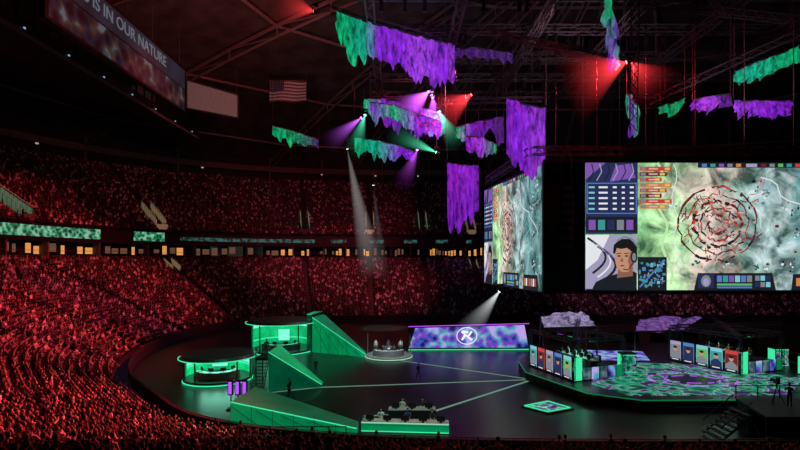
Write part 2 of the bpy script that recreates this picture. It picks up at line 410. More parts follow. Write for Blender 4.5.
def rows(t0,tr,nr,zf,rng,prob,closed):
    idx=list(rng)
    for k in range(nr):
        t=t0+(k+.45)*tr; acc=random.random()*.5
        for a in range(len(idx)-(0 if closed else 1)):
            i=idx[a]
            p,q=off(i,t),off(i+1,t); L=(q-p).length
            while acc<L:
                f=acc/L; c=p.lerp(q,f); acc+=.62
                if is_aisle(i) and f*L<.75: continue
                if is_aisle((i+1)%NS) and (1-f)*L<.75: continue
                if c.y<12 or abs(c.x)>.95*c.y+4: continue
                n_=Nn[i%NS]; r=math.atan2(-n_.x,n_.y); z=lerp(zf(i,k),zf((i+1)%NS,k),f)
                sp.append((c.x,c.y,z)); sr.append(r)
                if random.random()<prob:
                    vv=random.choices((0,1,2,3,4),(5,2,4,.3,.5))[0]; j=random.uniform(-.1,.1); dx=-.25 if vv==4 else 0
                    cp.append((c.x+n_.y*j+n_.x*dx,c.y-n_.x*j+n_.y*dx,z)); cr.append(r+random.uniform(-.45,.45)); cv.append(vv)
            acc-=L
rows(T0,TR,NR,lambda i,k:zlow(i,k),range(NS),.8,True)
rows(UT0,UTR,UNR,lambda i,k:zup(k),range(U0,U1+1),.6,False)
scatter('crowd_of_spectators',cp,cr,cv,crowdcol)
scatter('stadium_seating',sp,sr,[0]*len(sp),seatcol)
print('crowd',len(cp),len(sp))

# ------------------------------------------------------------ game screens
def terrain():
    m,nt,N,L=nodes('game_terrain_picture'); b=N['Principled BSDF']
    tc=N.new('ShaderNodeTexCoord'); sx=N.new('ShaderNodeSeparateXYZ'); L.new(tc.outputs['Object'],sx.inputs[0])
    n1=N.new('ShaderNodeTexNoise'); n1.inputs['Scale'].default_value=.22; n1.inputs['Detail'].default_value=8
    n2=N.new('ShaderNodeTexNoise'); n2.inputs['Scale'].default_value=.32; n2.inputs['Detail'].default_value=12; n2.inputs['Roughness'].default_value=.66; n2.inputs['Distortion'].default_value=.6
    L.new(tc.outputs['Object'],n1.inputs[0]); L.new(tc.outputs['Object'],n2.inputs[0])
    a=N.new('ShaderNodeMath'); a.operation='DIVIDE'; a.inputs[1].default_value=33; L.new(sx.outputs[0],a.inputs[0])
    c=N.new('ShaderNodeMath'); c.operation='MULTIPLY_ADD'; c.inputs[1].default_value=.5; L.new(n1.outputs[0],c.inputs[0]); L.new(a.outputs[0],c.inputs[2])
    r=N.new('ShaderNodeValToRGB'); cr=r.color_ramp
    st=[(.35,(.2,.48,.22)),(.5,(.45,.75,.36)),(.60,(.52,.7,.42)),(.66,(.6,.56,.44)),(.76,(.62,.46,.4)),(.84,(.24,.4,.34)),(.92,(.48,.6,.6)),(1,(.16,.32,.33))]
    while len(cr.elements)<len(st): cr.elements.new(.5)
    for e,(p,q) in zip(cr.elements,st): e.position=p;e.color=(*q,1)
    L.new(c.outputs[0],r.inputs[0])
    r2=N.new('ShaderNodeValToRGB'); c2=r2.color_ramp; c2.elements[0].position=.38;c2.elements[0].color=(.13,.2,.2,1);c2.elements[1].position=.62;c2.elements[1].color=(1.55,1.55,1.6,1)
    e=c2.elements.new(.48); e.color=(.7,.75,.73,1)
    L.new(n2.outputs[0],r2.inputs[0])
    mx=N.new('ShaderNodeMix'); mx.data_type='RGBA'; mx.blend_type='MULTIPLY'; mx.inputs[0].default_value=1
    L.new(r.outputs[0],mx.inputs[6]); L.new(r2.outputs[0],mx.inputs[7]); L.new(mx.outputs[2],b.inputs['Emission Color']); b.inputs['Emission Strength'].default_value=1.0
    b.inputs['Base Color'].default_value=(.01,.01,.01,1); return m
M_terr=terrain(); CE=.12
def E_(n,c,s=1): return led('pix_'+n,c,s)
K=dict(navy=E_('navy',(.02,.028,.09)),blue=E_('blue',(.08,.2,.5)),lav=E_('lavender',(.35,.32,.48)),white=E_('white',(.75,.78,.82)),red=E_('red',(.55,.05,.04)),
 orange=E_('orange',(.6,.22,.06)),teal=E_('teal',(.04,.3,.3)),green=E_('green',(.12,.45,.12)),lime=E_('lime',(.5,.8,.4)),dark=E_('dark',(.012,.014,.02)),skin=E_('skin',(.5,.26,.17)),skin2=E_('skinshade',(.25,.11,.075)),
 hair=E_('hair',(.01,.01,.012)),maroon=E_('maroon',(.14,.015,.02)),pink=E_('pink',(.7,.4,.4)),purple=E_('purple',(.2,.09,.4)),grey=E_('grey',(.2,.22,.25)),cyan=E_('cyan',(.2,.55,.62)),yellow=E_('yellow',(.7,.5,.12)),dteal=E_('deep_teal',(.03,.12,.12)))
class Scr(MB):
    def pt(s,c,r,l): return (c*CE,-.012*l,r*CE)
    def rect(s,c0,r0,c1,r1,m,l=1): s.poly([(c0,r0),(c1,r0),(c1,r1),(c0,r1)],m,l)
    def poly(s,pp,m,l=1): s.add([s.pt(c,r,l) for c,r in pp],[tuple(range(len(pp)))],m)
    def ell(s,c,r,a,b,m,l=1,n=20): s.poly([(c+a*math.cos(2*math.pi*i/n),r+b*math.sin(2*math.pi*i/n)) for i in range(n)],m,l)
    def stroke(s,pp,w,m,l=1):
        for (a,b),(c,d) in zip(pp,pp[1:]):
            dx,dy=c-a,d-b; L=math.hypot(dx,dy) or 1; nx,ny=-dy/L*w/2,dx/L*w/2
            s.poly([(a+nx,b+ny),(a-nx,b-ny),(c-nx,d-ny),(c+nx,d+ny)],m,l)
def screen_content():
    g=Scr(); rd=random.Random(3)
    g.rect(0,0,276,127,M_terr,0)
    cx,cy=132,66
    for q in range(34):
        x,y=rd.uniform(88,272),rd.uniform(18,122)
        if math.hypot(x-cx,y-cy)<38: continue
        col=rd.choice([K['dteal'],K['teal'],K['dteal'],K['grey'],K['maroon']])
        for w in range(9): g.ell(x+rd.gauss(0,4),y+rd.gauss(0,3),rd.uniform(.6,1.8),rd.uniform(.6,1.6),rd.choice([col,col,K['dark'],K['white']]),1+w%2,7)
    def wav(x0,y0,x1,y1,a,n=14): return [(lerp(x0,x1,t/n)+a*math.sin(t*1.1),lerp(y0,y1,t/n)+a*.6*math.sin(t*.7+1)) for t in range(n+1)]
    g.stroke(wav(72,125,84,8,4),2.6,K['lime'],1); g.stroke(wav(88,124,92,20,3),.8,K['white'],2)
    g.stroke(wav(175,110,262,60,5),1.1,K['white'],2); g.stroke(wav(190,40,270,100,6),.8,K['cyan'],2)
    for rr,w in((39,2.0),(31,1.3),(24,2.6),(17,1.7),(10,2.4)):
        pts=[(cx+(rr+rd.uniform(-2,2))*math.cos(t),cy+(rr+rd.uniform(-2,2))*.95*math.sin(t)) for t in [.157*q for q in range(41)]]
        for k in range(0,40):
            if rd.random()<.86: g.stroke(pts[k:k+2],w*rd.uniform(.5,1.4),K['dark'] if rd.random()<.35 else (K['maroon'] if rd.random()<.7 else K['red']),3+k%2)
    for q in range(170):
        a=rd.uniform(0,6.28);d=rd.uniform(3,42); x,y=cx+d*math.cos(a),cy+.9*d*math.sin(a); b=a+rd.uniform(-.8,.8)+(1.5 if q%2 else 0); l=rd.uniform(2,8)
        g.stroke([(x,y),(x+l*math.cos(b),y+l*math.sin(b))],rd.uniform(.4,1.3),rd.choice([K['maroon'],K['dark'],K['red'],K['pink'],K['maroon'],K['dark'],K['grey']]),5)
    for q in range(26):
        x,y=rd.uniform(95,268),rd.uniform(20,115); g.ell(x,y,rd.uniform(1,2.4),rd.uniform(1,2),rd.choice([K['dark'],K['teal'],K['maroon'],K['grey'],K['cyan'],K['red']]),2,9)
    for q in range(10): 
        x,y=rd.uniform(90,265),rd.uniform(20,116); g.rect(x,y,x+5,y+.8,rd.choice([K['green'],K['red']]),5)
    g.rect(0,56,52,127,K['navy'],6)
    g.poly([(0,110),(20,127),(0,127)],K['purple'],7); g.poly([(24,108),(50,112),(44,126),(30,124)],K['purple'],7)
    for q in range(6): g.stroke([(3+q*8,109),(8+q*8,118),(6+q*8,126)],1,K['lav'] if q%2 else K['dark'],8)
    g.rect(1,76,51,107,K['blue'],7); g.rect(2,77,50,106,K['navy'],8)
    for rr in range(5):
        y=79+rr*5.4
        for cc,w in((3,6),(13,9),(27,4),(36,3),(44,4)): g.rect(cc,y+1,cc+w,y+2.8,K['white'] if cc!=3 else K['cyan'],9)
    g.rect(1,58,51,73,K['dark'],7)
    for cc in range(5): g.rect(3+cc*9.4,60,10+cc*9.4,70,[K['purple'],K['teal'],K['navy'],K['grey'],K['purple']][cc],8)
    for rr in range(8):
        y=119-rr*5.4; w_=86-(rr%3)*5; g.rect(54,y,w_,y+4,[K['red'],K['maroon'],K['red'],K['orange']][rr%4],6); g.rect(55,y+.6,60,y+3.4,K['grey'],7); g.rect(63,y+1.3,72,y+2.7,K['pink'],7); g.rect(w_-7,y+.8,w_-2,y+3.2,K['yellow'],7)
    g.rect(0,0,51,55,K['lav'],6); g.rect(0,0,51,1.2,K['dark'],12)
    g.poly([(0,20),(12,30),(24,55),(0,55)],K['white'],7)
    for q,(w,m) in enumerate(((2.2,'dark'),(1.6,'white'),(2.6,'dark'),(1.4,'purple'))):
        g.stroke([(2+q*5+18*math.sin(t*.26),52-q*4-t*3.2) for t in range(12)],w,K[m],8)
    g.poly([(6,0),(51,0),(51,17),(45,20),(34,17),(20,13),(10,8)],K['dark'],9)
    g.poly([(31,12),(47,14),(47,26),(33,24)],K['skin2'],10)
    g.poly([(30,40),(29,30),(31,22),(36,18),(42,18),(47,24),(49,34),(48,42),(40,46),(33,45)],K['skin'],11); g.poly([(44,20),(48,26),(49,36),(45,40),(42,30)],K['skin2'],12)
    g.poly([(27,37),(28,45),(34,51),(44,51),(51,44),(51,31),(48,30),(46.5,38),(41,42),(35,41),(31,42),(29,36)],K['hair'],13)
    g.stroke([(31,49),(38,53),(46,51),(51,44)],1.8,K['grey'],14); g.ell(48,33,3.4,6,K['dark'],14,14); g.ell(48,33,2,4,K['grey'],15,12)
    for x in(33,40.5): g.ell(x,34,1.8,.8,K['hair'],14,10); g.stroke([(x-2.4,36.4),(x+2.2,36.8)],.8,K['hair'],14)
    g.poly([(35.8,33),(37.6,28.5),(34,28.2)],K['skin2'],14); g.poly([(33.5,24.8),(39,25),(36.3,23.4)],K['maroon'],14)
    g.stroke([(47,27),(42,20),(37,21)],.9,K['dark'],15)
    g.rect(52,0,81,33,K['dark'],6); 
    for q in range(90):
        x,y=rd.uniform(53,77),rd.uniform(2,29); g.rect(x,y,x+rd.uniform(1,3.5),y+rd.uniform(1,3),rd.choice([K['teal'],K['blue'],K['navy'],K['teal'],K['cyan'],K['grey']]),7)
    g.stroke([(54,3),(65,15),(79,30)],1.6,K['blue'],8)
    g.poly([(108,0),(112,17),(186,17),(190,0)],K['dark'],6)
    g.rect(112,2,128,16,K['navy'],7); g.ell(120,9,5,6,K['grey'],8,12); g.ell(120,8,3,4,K['lav'],9,10)
    for q in range(6): g.rect(131+q*6,8,136+q*6,14.5,[K['blue'],K['teal'],K['purple'],K['cyan'],K['blue'],K['grey']][q],7)
    g.rect(131,4.5,166,6.5,K['green'],7); g.rect(131,1.8,166,3.6,K['blue'],7)
    for q in range(3):
        for w in range(2): g.rect(169+q*5.4,3+w*6.4,173.5+q*5.4,8+w*6.4,[K['navy'],K['grey'],K['cyan']][(q+w)%3],7)
    g.poly([(205,0),(207,16),(262,16),(266,0)],K['dark'],6)
    for q in range(7): g.rect(210+q*7,4,215+q*7,12,[K['orange'],K['white'],K['red'],K['grey']][q%4],7)
    g.rect(112,122,222,127,K['dark'],6)
    for q in range(5):
        g.rect(116+q*8.5,122.8,121+q*8.5,126,[K['blue'],K['teal'],K['purple'],K['grey'],K['orange']][q],7); g.rect(175+q*8.5,122.8,180+q*8.5,126,[K['maroon'],K['grey'],K['green'],K['teal'],K['red']][q],7)
    g.rect(160,122.5,171,126,K['lav'],7)
    return g
board=empty('center_hung_scoreboard',(0,0,0))
sg=screen_content()
s1=sg.obj('screen_front',(22.2,59.9,9.4),parent=board)
ang=math.atan2(60-82.7,17.2-14.1)
s2=sg.obj('screen_side',(14.02,82.6,9.2),(0,0,ang),parent=board); s2.scale=(22.6/33.12,1,1)
g=MB(); g.prism([(17.5,60.1),(55.6,60.1),(58,83),(14.5,82.7)],9.0,25.0,M_black)
for z in(9.1,24.9): g.bar((17.3,59.95,z),(55.6,59.95,z),.3,M_black)
g.bar((55.6,59.9,9),(55.6,59.9,25),.4,M_black); g.bar((22,59.9,9),(22,59.9,25),.25,M_black); g.bar((17.3,59.95,9),(17.3,59.95,25),.3,M_black)
for x in(19,24,30,36,42,48,54):
    for y in(61,82): g.cyl((x,y,25),(x,y,50),.05,M_truss,5)
g.truss((16,60.5,26.2),(56,60.5,26.2),.9,M_truss); g.truss((16,61,26.2),(14.6,83,26.2),.9,M_truss)
g.obj('housing',parent=board)
g=MB()
for k in range(9):
    a=-.04*k; g.box((19.8,59.2+.02*k*k,21.5-k*.95),(1.5,.8,.85),M_black,R=Matrix.Rotation(a*1.5,3,'X'))
    g.box((19.8,58.78+.02*k*k,21.5-k*.95),(1.3,.05,.6),M_gray,R=Matrix.Rotation(a*1.5,3,'X'))
g.bar((19.2,59.3,22),(19.2,59.6,25.5),.08,M_truss);g.bar((20.4,59.3,22),(20.4,59.6,25.5),.08,M_truss)
g.obj('line_array_speaker')

# ------------------------------------------------------------ rig grid
g=MB()
for y in(66,76,86,96,106): g.truss((-6,y,48),(66,y,48),1.1,M_truss,2.2)
for x in(-4,8,20,32,44,56): g.truss((x,62,46.6),(x,110,46.6),1.1,M_truss,2.2)
for x in(-4,20,44,56):
    for y in(66,86,106): g.cyl((x,y,48),(x,y,60),.06,M_truss,5)
for x,y,z,x2,y2,z2 in((-10,72,49,8,68,42),(12,70,45,30,64,38),(8,92,42,24,84,40),(33,66,34,52,64,42.5),(24.5,52,44,28,60,28.5),(30,64,46,58,66,44)):
    g.truss((x,y,z),(x2,y2,z2),.8,M_truss)
    for t in(.1,.9): 
        q=Vector((x,y,z)).lerp(Vector((x2,y2,z2)),t); g.cyl(q,(q.x,q.y,58),.04,M_truss,4)
for k in range(40):
    x=random.uniform(-4,60); y=random.choice((66,76,86,96)); z=46.9
    g.box((x,y,z),(.45,.45,.9),M_black); g.cyl((x,y,z-.4),(x,y+.1,z-1.1),.25,M_black,8,.33)
g.obj('lighting_rig')

# ------------------------------------------------------------ scenic drapes
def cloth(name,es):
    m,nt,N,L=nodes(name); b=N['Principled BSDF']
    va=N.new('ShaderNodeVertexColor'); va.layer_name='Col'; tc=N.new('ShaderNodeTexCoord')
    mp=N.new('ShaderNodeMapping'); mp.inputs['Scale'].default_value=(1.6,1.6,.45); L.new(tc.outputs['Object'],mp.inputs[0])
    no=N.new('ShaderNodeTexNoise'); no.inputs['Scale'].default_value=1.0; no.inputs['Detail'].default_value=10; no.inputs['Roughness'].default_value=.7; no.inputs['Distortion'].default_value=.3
    L.new(mp.outputs[0],no.inputs[0]); rp=N.new('ShaderNodeValToRGB'); rp.color_ramp.elements[0].position=.36; rp.color_ramp.elements[0].color=(.08,.1,.14,1); rp.color_ramp.elements[1].position=.64; rp.color_ramp.elements[1].color=(1.15,1.15,1.15,1)  # noise mottling puts the shading of crumples into the cloth colour
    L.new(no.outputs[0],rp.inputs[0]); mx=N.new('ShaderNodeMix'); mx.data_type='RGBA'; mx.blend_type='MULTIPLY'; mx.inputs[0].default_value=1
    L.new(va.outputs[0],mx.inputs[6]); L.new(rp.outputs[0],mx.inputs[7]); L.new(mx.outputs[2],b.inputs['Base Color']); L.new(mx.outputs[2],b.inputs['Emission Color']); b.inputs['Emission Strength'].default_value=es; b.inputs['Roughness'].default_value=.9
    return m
M_dr=cloth('scenic_cloth_baked_light',.8); M_can=cloth('canopy_cloth_baked_light',.7)  # cloth emission stands in for coloured stage light on drapes and canopies
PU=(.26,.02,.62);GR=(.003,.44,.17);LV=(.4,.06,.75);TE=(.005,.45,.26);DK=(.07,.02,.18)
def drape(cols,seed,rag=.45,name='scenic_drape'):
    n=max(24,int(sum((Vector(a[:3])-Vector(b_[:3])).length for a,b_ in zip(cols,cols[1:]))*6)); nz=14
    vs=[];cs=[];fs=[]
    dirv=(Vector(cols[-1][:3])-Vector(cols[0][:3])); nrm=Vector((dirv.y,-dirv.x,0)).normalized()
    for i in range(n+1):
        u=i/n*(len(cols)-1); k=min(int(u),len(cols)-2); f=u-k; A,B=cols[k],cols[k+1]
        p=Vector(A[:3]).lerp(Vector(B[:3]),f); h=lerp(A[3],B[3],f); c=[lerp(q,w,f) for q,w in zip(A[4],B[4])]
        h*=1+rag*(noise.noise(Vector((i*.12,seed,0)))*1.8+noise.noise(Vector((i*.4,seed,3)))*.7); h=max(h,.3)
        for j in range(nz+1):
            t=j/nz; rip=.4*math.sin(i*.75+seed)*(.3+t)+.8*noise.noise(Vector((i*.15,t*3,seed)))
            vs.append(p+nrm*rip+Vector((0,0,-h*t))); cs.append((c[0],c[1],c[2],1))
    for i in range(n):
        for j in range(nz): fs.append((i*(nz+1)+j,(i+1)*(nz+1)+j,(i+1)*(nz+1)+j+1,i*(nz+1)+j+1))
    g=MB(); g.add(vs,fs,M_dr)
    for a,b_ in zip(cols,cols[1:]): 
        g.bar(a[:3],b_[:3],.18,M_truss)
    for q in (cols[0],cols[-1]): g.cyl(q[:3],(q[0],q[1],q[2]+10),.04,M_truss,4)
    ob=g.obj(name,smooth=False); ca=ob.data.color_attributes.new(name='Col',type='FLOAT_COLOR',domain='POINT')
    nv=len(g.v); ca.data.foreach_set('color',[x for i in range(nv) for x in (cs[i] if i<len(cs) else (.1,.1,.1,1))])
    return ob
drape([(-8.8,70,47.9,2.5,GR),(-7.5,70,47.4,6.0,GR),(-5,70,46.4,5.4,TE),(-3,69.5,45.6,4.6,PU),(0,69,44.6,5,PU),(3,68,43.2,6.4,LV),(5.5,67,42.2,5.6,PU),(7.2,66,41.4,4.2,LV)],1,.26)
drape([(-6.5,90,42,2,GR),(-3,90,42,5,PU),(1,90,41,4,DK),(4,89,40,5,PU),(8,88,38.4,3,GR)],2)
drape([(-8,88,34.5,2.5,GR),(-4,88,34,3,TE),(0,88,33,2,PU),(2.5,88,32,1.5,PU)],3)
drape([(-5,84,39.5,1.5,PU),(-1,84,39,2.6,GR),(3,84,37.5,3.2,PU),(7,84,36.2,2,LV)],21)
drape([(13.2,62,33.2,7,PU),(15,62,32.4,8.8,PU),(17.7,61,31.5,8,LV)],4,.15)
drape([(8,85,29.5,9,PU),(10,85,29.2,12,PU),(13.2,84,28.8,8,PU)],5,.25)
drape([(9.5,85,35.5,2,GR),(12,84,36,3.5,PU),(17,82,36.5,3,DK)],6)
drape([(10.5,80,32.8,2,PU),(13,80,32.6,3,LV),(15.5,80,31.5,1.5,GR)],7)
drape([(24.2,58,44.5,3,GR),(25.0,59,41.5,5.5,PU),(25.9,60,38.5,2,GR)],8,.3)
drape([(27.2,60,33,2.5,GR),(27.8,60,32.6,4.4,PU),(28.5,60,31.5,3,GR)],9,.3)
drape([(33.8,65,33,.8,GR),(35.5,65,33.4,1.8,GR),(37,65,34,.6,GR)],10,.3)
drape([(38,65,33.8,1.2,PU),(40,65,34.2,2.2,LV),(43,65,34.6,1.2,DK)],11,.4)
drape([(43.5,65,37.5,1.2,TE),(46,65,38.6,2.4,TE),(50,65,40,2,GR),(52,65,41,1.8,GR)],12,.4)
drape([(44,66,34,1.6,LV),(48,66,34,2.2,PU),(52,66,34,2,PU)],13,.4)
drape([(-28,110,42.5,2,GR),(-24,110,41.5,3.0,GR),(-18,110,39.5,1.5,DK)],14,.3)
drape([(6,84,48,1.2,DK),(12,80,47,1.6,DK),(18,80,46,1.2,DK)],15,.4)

# ------------------------------------------------------------ hanging signs
def text_obj(s,size,loc,rot,m,parent=None,name='text'):
    cu=bpy.data.curves.new(name,'FONT'); cu.body=s; cu.size=size; cu.extrude=.03; cu.align_x='CENTER'; cu.align_y='CENTER'
    ob=bpy.data.objects.new(name,cu); sc.collection.objects.link(ob); dg=bpy.context.evaluated_depsgraph_get(); me=bpy.data.meshes.new_from_object(ob.evaluated_get(dg)); bpy.data.objects.remove(ob)
    me.materials.clear(); me.materials.append(m); ob=bpy.data.objects.new(name,me); sc.collection.objects.link(ob); ob.location=loc; ob.rotation_euler=rot
    if parent: ob.parent=parent
    return ob
gal=empty('press_gallery')
M_gl=led('gallery_lamp',(.35,.5,.75),.8)
g=MB()
g.box((-53,80,46.5),(5,90,6.5),M_black); g.box((-50.4,80,43.4),(.3,90,.5),M_roofsteel)
for k in range(30):
    y=37+3*k; g.box((-50.42,y,46),(.1,2.2,1.6),M_glass); 
    if k%3==1: g.box((-50.3,y,44.1),(.12,.3,.2),M_gl)
    g.cyl((-51,y,49.5),(-51,y,53),.1,M_roofsteel,5)
g.box((-50.6,80,50),(.2,90,.3),M_roofsteel)
g.obj('gallery_body',parent=gal)
sg_=empty('ribbon_banner_screen')
M_art=ramp_led('banner_picture',[(.38,(.004,.005,.008)),(.52,(.01,.02,.04)),(.62,(.03,.035,.05)),(.7,(.16,.05,.02)),(.76,(.05,.08,.1)),(.85,(.2,.25,.3))],.35,.35,True)
M_dpan=ramp_led('banner_dark',[(.3,(.006,.008,.014)),(.8,(.02,.03,.05))],.2,.8)
g=MB(); g.box((-40.6,75,44.6),(1,37,8.2),M_black); g.add([(-40.05,57,40.8),(-40.05,93,40.8),(-40.05,93,44.6),(-40.05,57,44.6)],[(0,1,2,3)],M_art); g.add([(-40.05,57,44.8),(-40.05,93,44.8),(-40.05,93,48.2),(-40.05,57,48.2)],[(0,1,2,3)],M_dpan)
for y in(58,66,74,82,92): g.cyl((-40.6,y,48.5),(-40.6,y,58),.07,M_truss,5)
g.obj('screen_panel',parent=sg_)
text_obj('THIS IS IN OUR NATURE',2.4,(-40,72.5,46.7),(math.pi/2,0,math.pi/2),M_text,sg_,'lettering')
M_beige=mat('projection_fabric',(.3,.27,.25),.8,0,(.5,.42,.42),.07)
g=MB(); g.add([(-46.9,110,46.4),(-35.6,110,44.2),(-35.6,110,49.3),(-46.9,110,52.6)],[(0,1,2,3)],M_beige)
for a,b_ in(((-46.9,110,46.4),(-35.6,110,44.2)),((-35.6,110,44.2),(-35.6,110,49.3)),((-35.6,110,49.3),(-46.9,110,52.6)),((-46.9,110,52.6),(-46.9,110,46.4))): g.bar(a,b_,.3,M_truss)
g.cyl((-36,110,49),(-36,110,55),.06,M_truss,5); g.cyl((-46.5,110,52),(-46.5,110,54),.06,M_truss,5)
g.obj('projection_screen')
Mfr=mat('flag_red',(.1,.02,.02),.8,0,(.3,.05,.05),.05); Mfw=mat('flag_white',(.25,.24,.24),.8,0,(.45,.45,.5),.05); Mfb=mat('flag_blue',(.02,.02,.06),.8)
g=MB(); nx=30
def fp(u,v): return Vector((u*8.2,.35*math.sin(u*9+v*2),-v*4.6-.1*u))
for r in range(13):
    for i in range(nx):
        u0,u1=i/nx,(i+1)/nx; v0,v1=r/13,(r+1)/13
        m=Mfb if (r<7 and u0<.4) else (Mfr if r%2==0 else Mfw)
        g.add([fp(u0,v0),fp(u1,v0),fp(u1,v1),fp(u0,v1)],[(0,1,2,3)],m)
for a in range(5):
    for b_ in range(6): g.box(fp(.04+.065*b_,.05+.105*a)+Vector((0,-.06,0)),(.14,.02,.14),Mfw)
g.bar((-.2,0,.05),(8.4,0,.05),.1,M_truss); g.cyl((0,0,0),(0,0,5),.03,M_truss,4); g.cyl((8.2,0,0),(8.2,0,5),.03,M_truss,4)
g.obj('national_flag',(-28.8,110,52.5))

# ------------------------------------------------------------ lamps and beams
def beam_mat(name,col,k,tan,L_,lp=2):  # emission volume painted as a cone in place of light scattered by haze
    m=bpy.data.materials.new(name); m.use_nodes=True; nt=m.node_tree;N=nt.nodes;Lk=nt.links; N.clear()
    o=N.new('ShaderNodeOutputMaterial'); em=N.new('ShaderNodeEmission'); em.inputs[0].default_value=(*col,1); Lk.new(em.outputs[0],o.inputs['Volume'])
    tc=N.new('ShaderNodeTexCoord'); sx=N.new('ShaderNodeSeparateXYZ'); Lk.new(tc.outputs['Object'],sx.inputs[0])
    def M(op,a,b=None):
        q=N.new('ShaderNodeMath'); q.operation=op
        for i,x in enumerate((a,b)):
            if x is None: continue
            if isinstance(x,(int,float)): q.inputs[i].default_value=x
            else: Lk.new(x,q.inputs[i])
        return q.outputs[0]
    z=M('ADD',M('MULTIPLY',sx.outputs[2],-1),.3)
    rho=M('SQRT',M('ADD',M('MULTIPLY',sx.outputs[0],sx.outputs[0]),M('MULTIPLY',sx.outputs[1],sx.outputs[1])))
    q=M('DIVIDE',rho,M('MULTIPLY',z,tan)); f=M('MAXIMUM',M('SUBTRACT',1,M('MULTIPLY',q,q)),0)
    lf=M('MAXIMUM',M('SUBTRACT',1,M('DIVIDE',z,L_)),0)
    if lp==2: lf=M('MULTIPLY',lf,lf); den=M('MULTIPLY',z,M('ADD',z,1.5))
    else: den=M('MULTIPLY',M('POWER',M('ADD',z,1),.6),8)
    Lk.new(M('MULTIPLY',M('MULTIPLY',M('DIVIDE',k,den),f),lf),em.inputs[1]); return m
def fixture(loc,target,col,power,k=0,half=6,blen=None,lens=None,name='moving_head_light',spot=None,lp=2):
    loc=Vector(loc);target=Vector(target); e=empty(name,loc)
    d=(target-loc).normalized(); q=d.to_track_quat('-Z','Y')
    g=MB(); R=q.to_matrix()
    g.cyl(R@Vector((0,0,.55)),R@Vector((0,0,-.1)),.28,M_black,12,.24); g.cyl(R@Vector((0,0,-.1)),R@Vector((0,0,-.14)),.2,lens or M_white,12)
    for s in(-1,1): g.bar((s*.36,0,.1),(s*.36,0,.75),.09,M_black)
    g.box((0,0,.85),(.85,.4,.25),M_black); g.cyl((0,0,.95),(0,0,2.4),.05,M_truss,5)
    g.obj('lamp_body',parent=e)
    if power:
        ld=bpy.data.lights.new('lamp','SPOT'); ld.energy=power; ld.color=col; ld.spot_size=math.radians(spot or half*2.5); ld.spot_blend=.6; ld.shadow_soft_size=.25
        lo=bpy.data.objects.new('lamp_source',ld); sc.collection.objects.link(lo); lo.parent=e; lo.rotation_mode='QUATERNION'; lo.rotation_quaternion=q; lo.location=d*.5
    if k:
        bl=blen or (target-loc).length; t=math.tan(math.radians(half)); g=MB(); m=beam_mat('haze_beam',col,k,t,bl,lp)
        g.cyl((0,0,-.12),(0,0,-bl),.05,m,20,bl*t); b_=g.obj('haze_beam',parent=e); b_.rotation_mode='QUATERNION'; b_.rotation_quaternion=q
    return e
L_mag=led('magenta_lens',(.9,.1,1),12); L_grn=led('green_lens',(.1,1,.6),12)
fixture((-9,85,32),(-4.6,93,8),(.95,.87,.88),50000,5,7,24,lp=1)
fixture((-4.6,86,26),(-2.6,92,6),(.85,.85,.95),0,1.5,5,18,lp=1)
fixture((14,70,8.7),(9.6,71.5,2.6),(.9,.95,1),1500,8,16,11,spot=40)
fixture((-6.6,86,37.5),(-11.5,84,33),(.6,.12,1),4000,15,16,9,L_mag)
fixture((-6,86,38),(-7.5,82,31),(.1,1,.6),4000,11,14,10,L_grn)
fixture((5,86,42),(1,84,38),(.7,.1,1),6000,26,26,9,L_mag)
fixture((5.6,86,41),(6,83,34),(.6,.1,1),5000,16,22,9,L_mag)
fixture((6.3,86,31.5),(0,85,34),(.1,1,.55),3000,14,15,10,L_grn)
fixture((3,86,32),(1,84,27),(.7,.1,1),3000,8,16,9,L_mag)
fixture((6.5,84,38),(9,83,33),(.1,1,.55),3000,13,18,8,L_grn)
fixture((11.5,80,39.5),(6,80,36),(1,.04,.05),7000,10,32,9,M_redlamp,spot=150)
fixture((26.6,58.5,36.2),(21,60,34),(1,.04,.05),7000,10,36,8,M_redlamp,spot=160)
fixture((27.0,58.5,36.2),(31,60,33),(1,.04,.05),3500,6,36,6,M_redlamp,spot=160)
fixture((-11.9,70,47.8),(-18,72,50),(1,.05,.05),12000,4,28,9,M_redlamp,spot=160)
def spot(name,loc,tgt,col,p,size,blend=.8,soft=1.0):
    ld=bpy.data.lights.new(name,'SPOT'); ld.energy=p; ld.color=col; ld.spot_size=math.radians(size); ld.spot_blend=blend; ld.shadow_soft_size=soft
    lo=bpy.data.objects.new(name,ld); sc.collection.objects.link(lo); lo.location=loc; lo.rotation_euler=(Vector(tgt)-Vector(loc)).to_track_quat('-Z','Y').to_euler(); return lo
RED=(1,.035,.06)
spot('red_wash_light',(-2,52,40),(-26,27,4),(1,.05,.06),240000,50)
spot('red_wash_light',(-8,66,44),(-45,58,6),(1,.045,.06),180000,50)
spot('red_wash_light',(-8,80,45),(-52,92,8),(1,.05,.08),95000,45)
spot('red_wash_light',(10,85,45),(-12,122,8),(1,.09,.14),66000,50)
spot('red_wash_light',(-15,75,46),(-82,90,25),RED,44000,45)
spot('red_wash_light',(5,88,46),(-25,148,25),(1,.05,.12),20000,60)
spot('red_wash_light',(20,55,38),(8,24,3),RED,20000,50)
spot('pink_wash_light',(40,90,40),(60,122,6),(.8,.2,.4),22000,70)
spot('violet_wash_light',(5,85,42),(14,122,6),(.5,.25,1),24000,40)
spot('green_wash_light',(-6,30,22),(-8.5,37,1.5),(.1,1,.5),3800,50)
spot('green_wash_light',(-8,42,20),(-10.5,50,1.5),(.1,1,.5),3200,50)
spot('green_wash_light',(-7,58,26),(-9,70,2),(.1,1,.5),9000,40)
spot('green_wash_light',(-14,46,20),(-19,54,1),(.1,1,.6),2500,50)
spot('stage_wash_light',(30,50,40),(28,54,1),(.5,.5,1),9000,45)
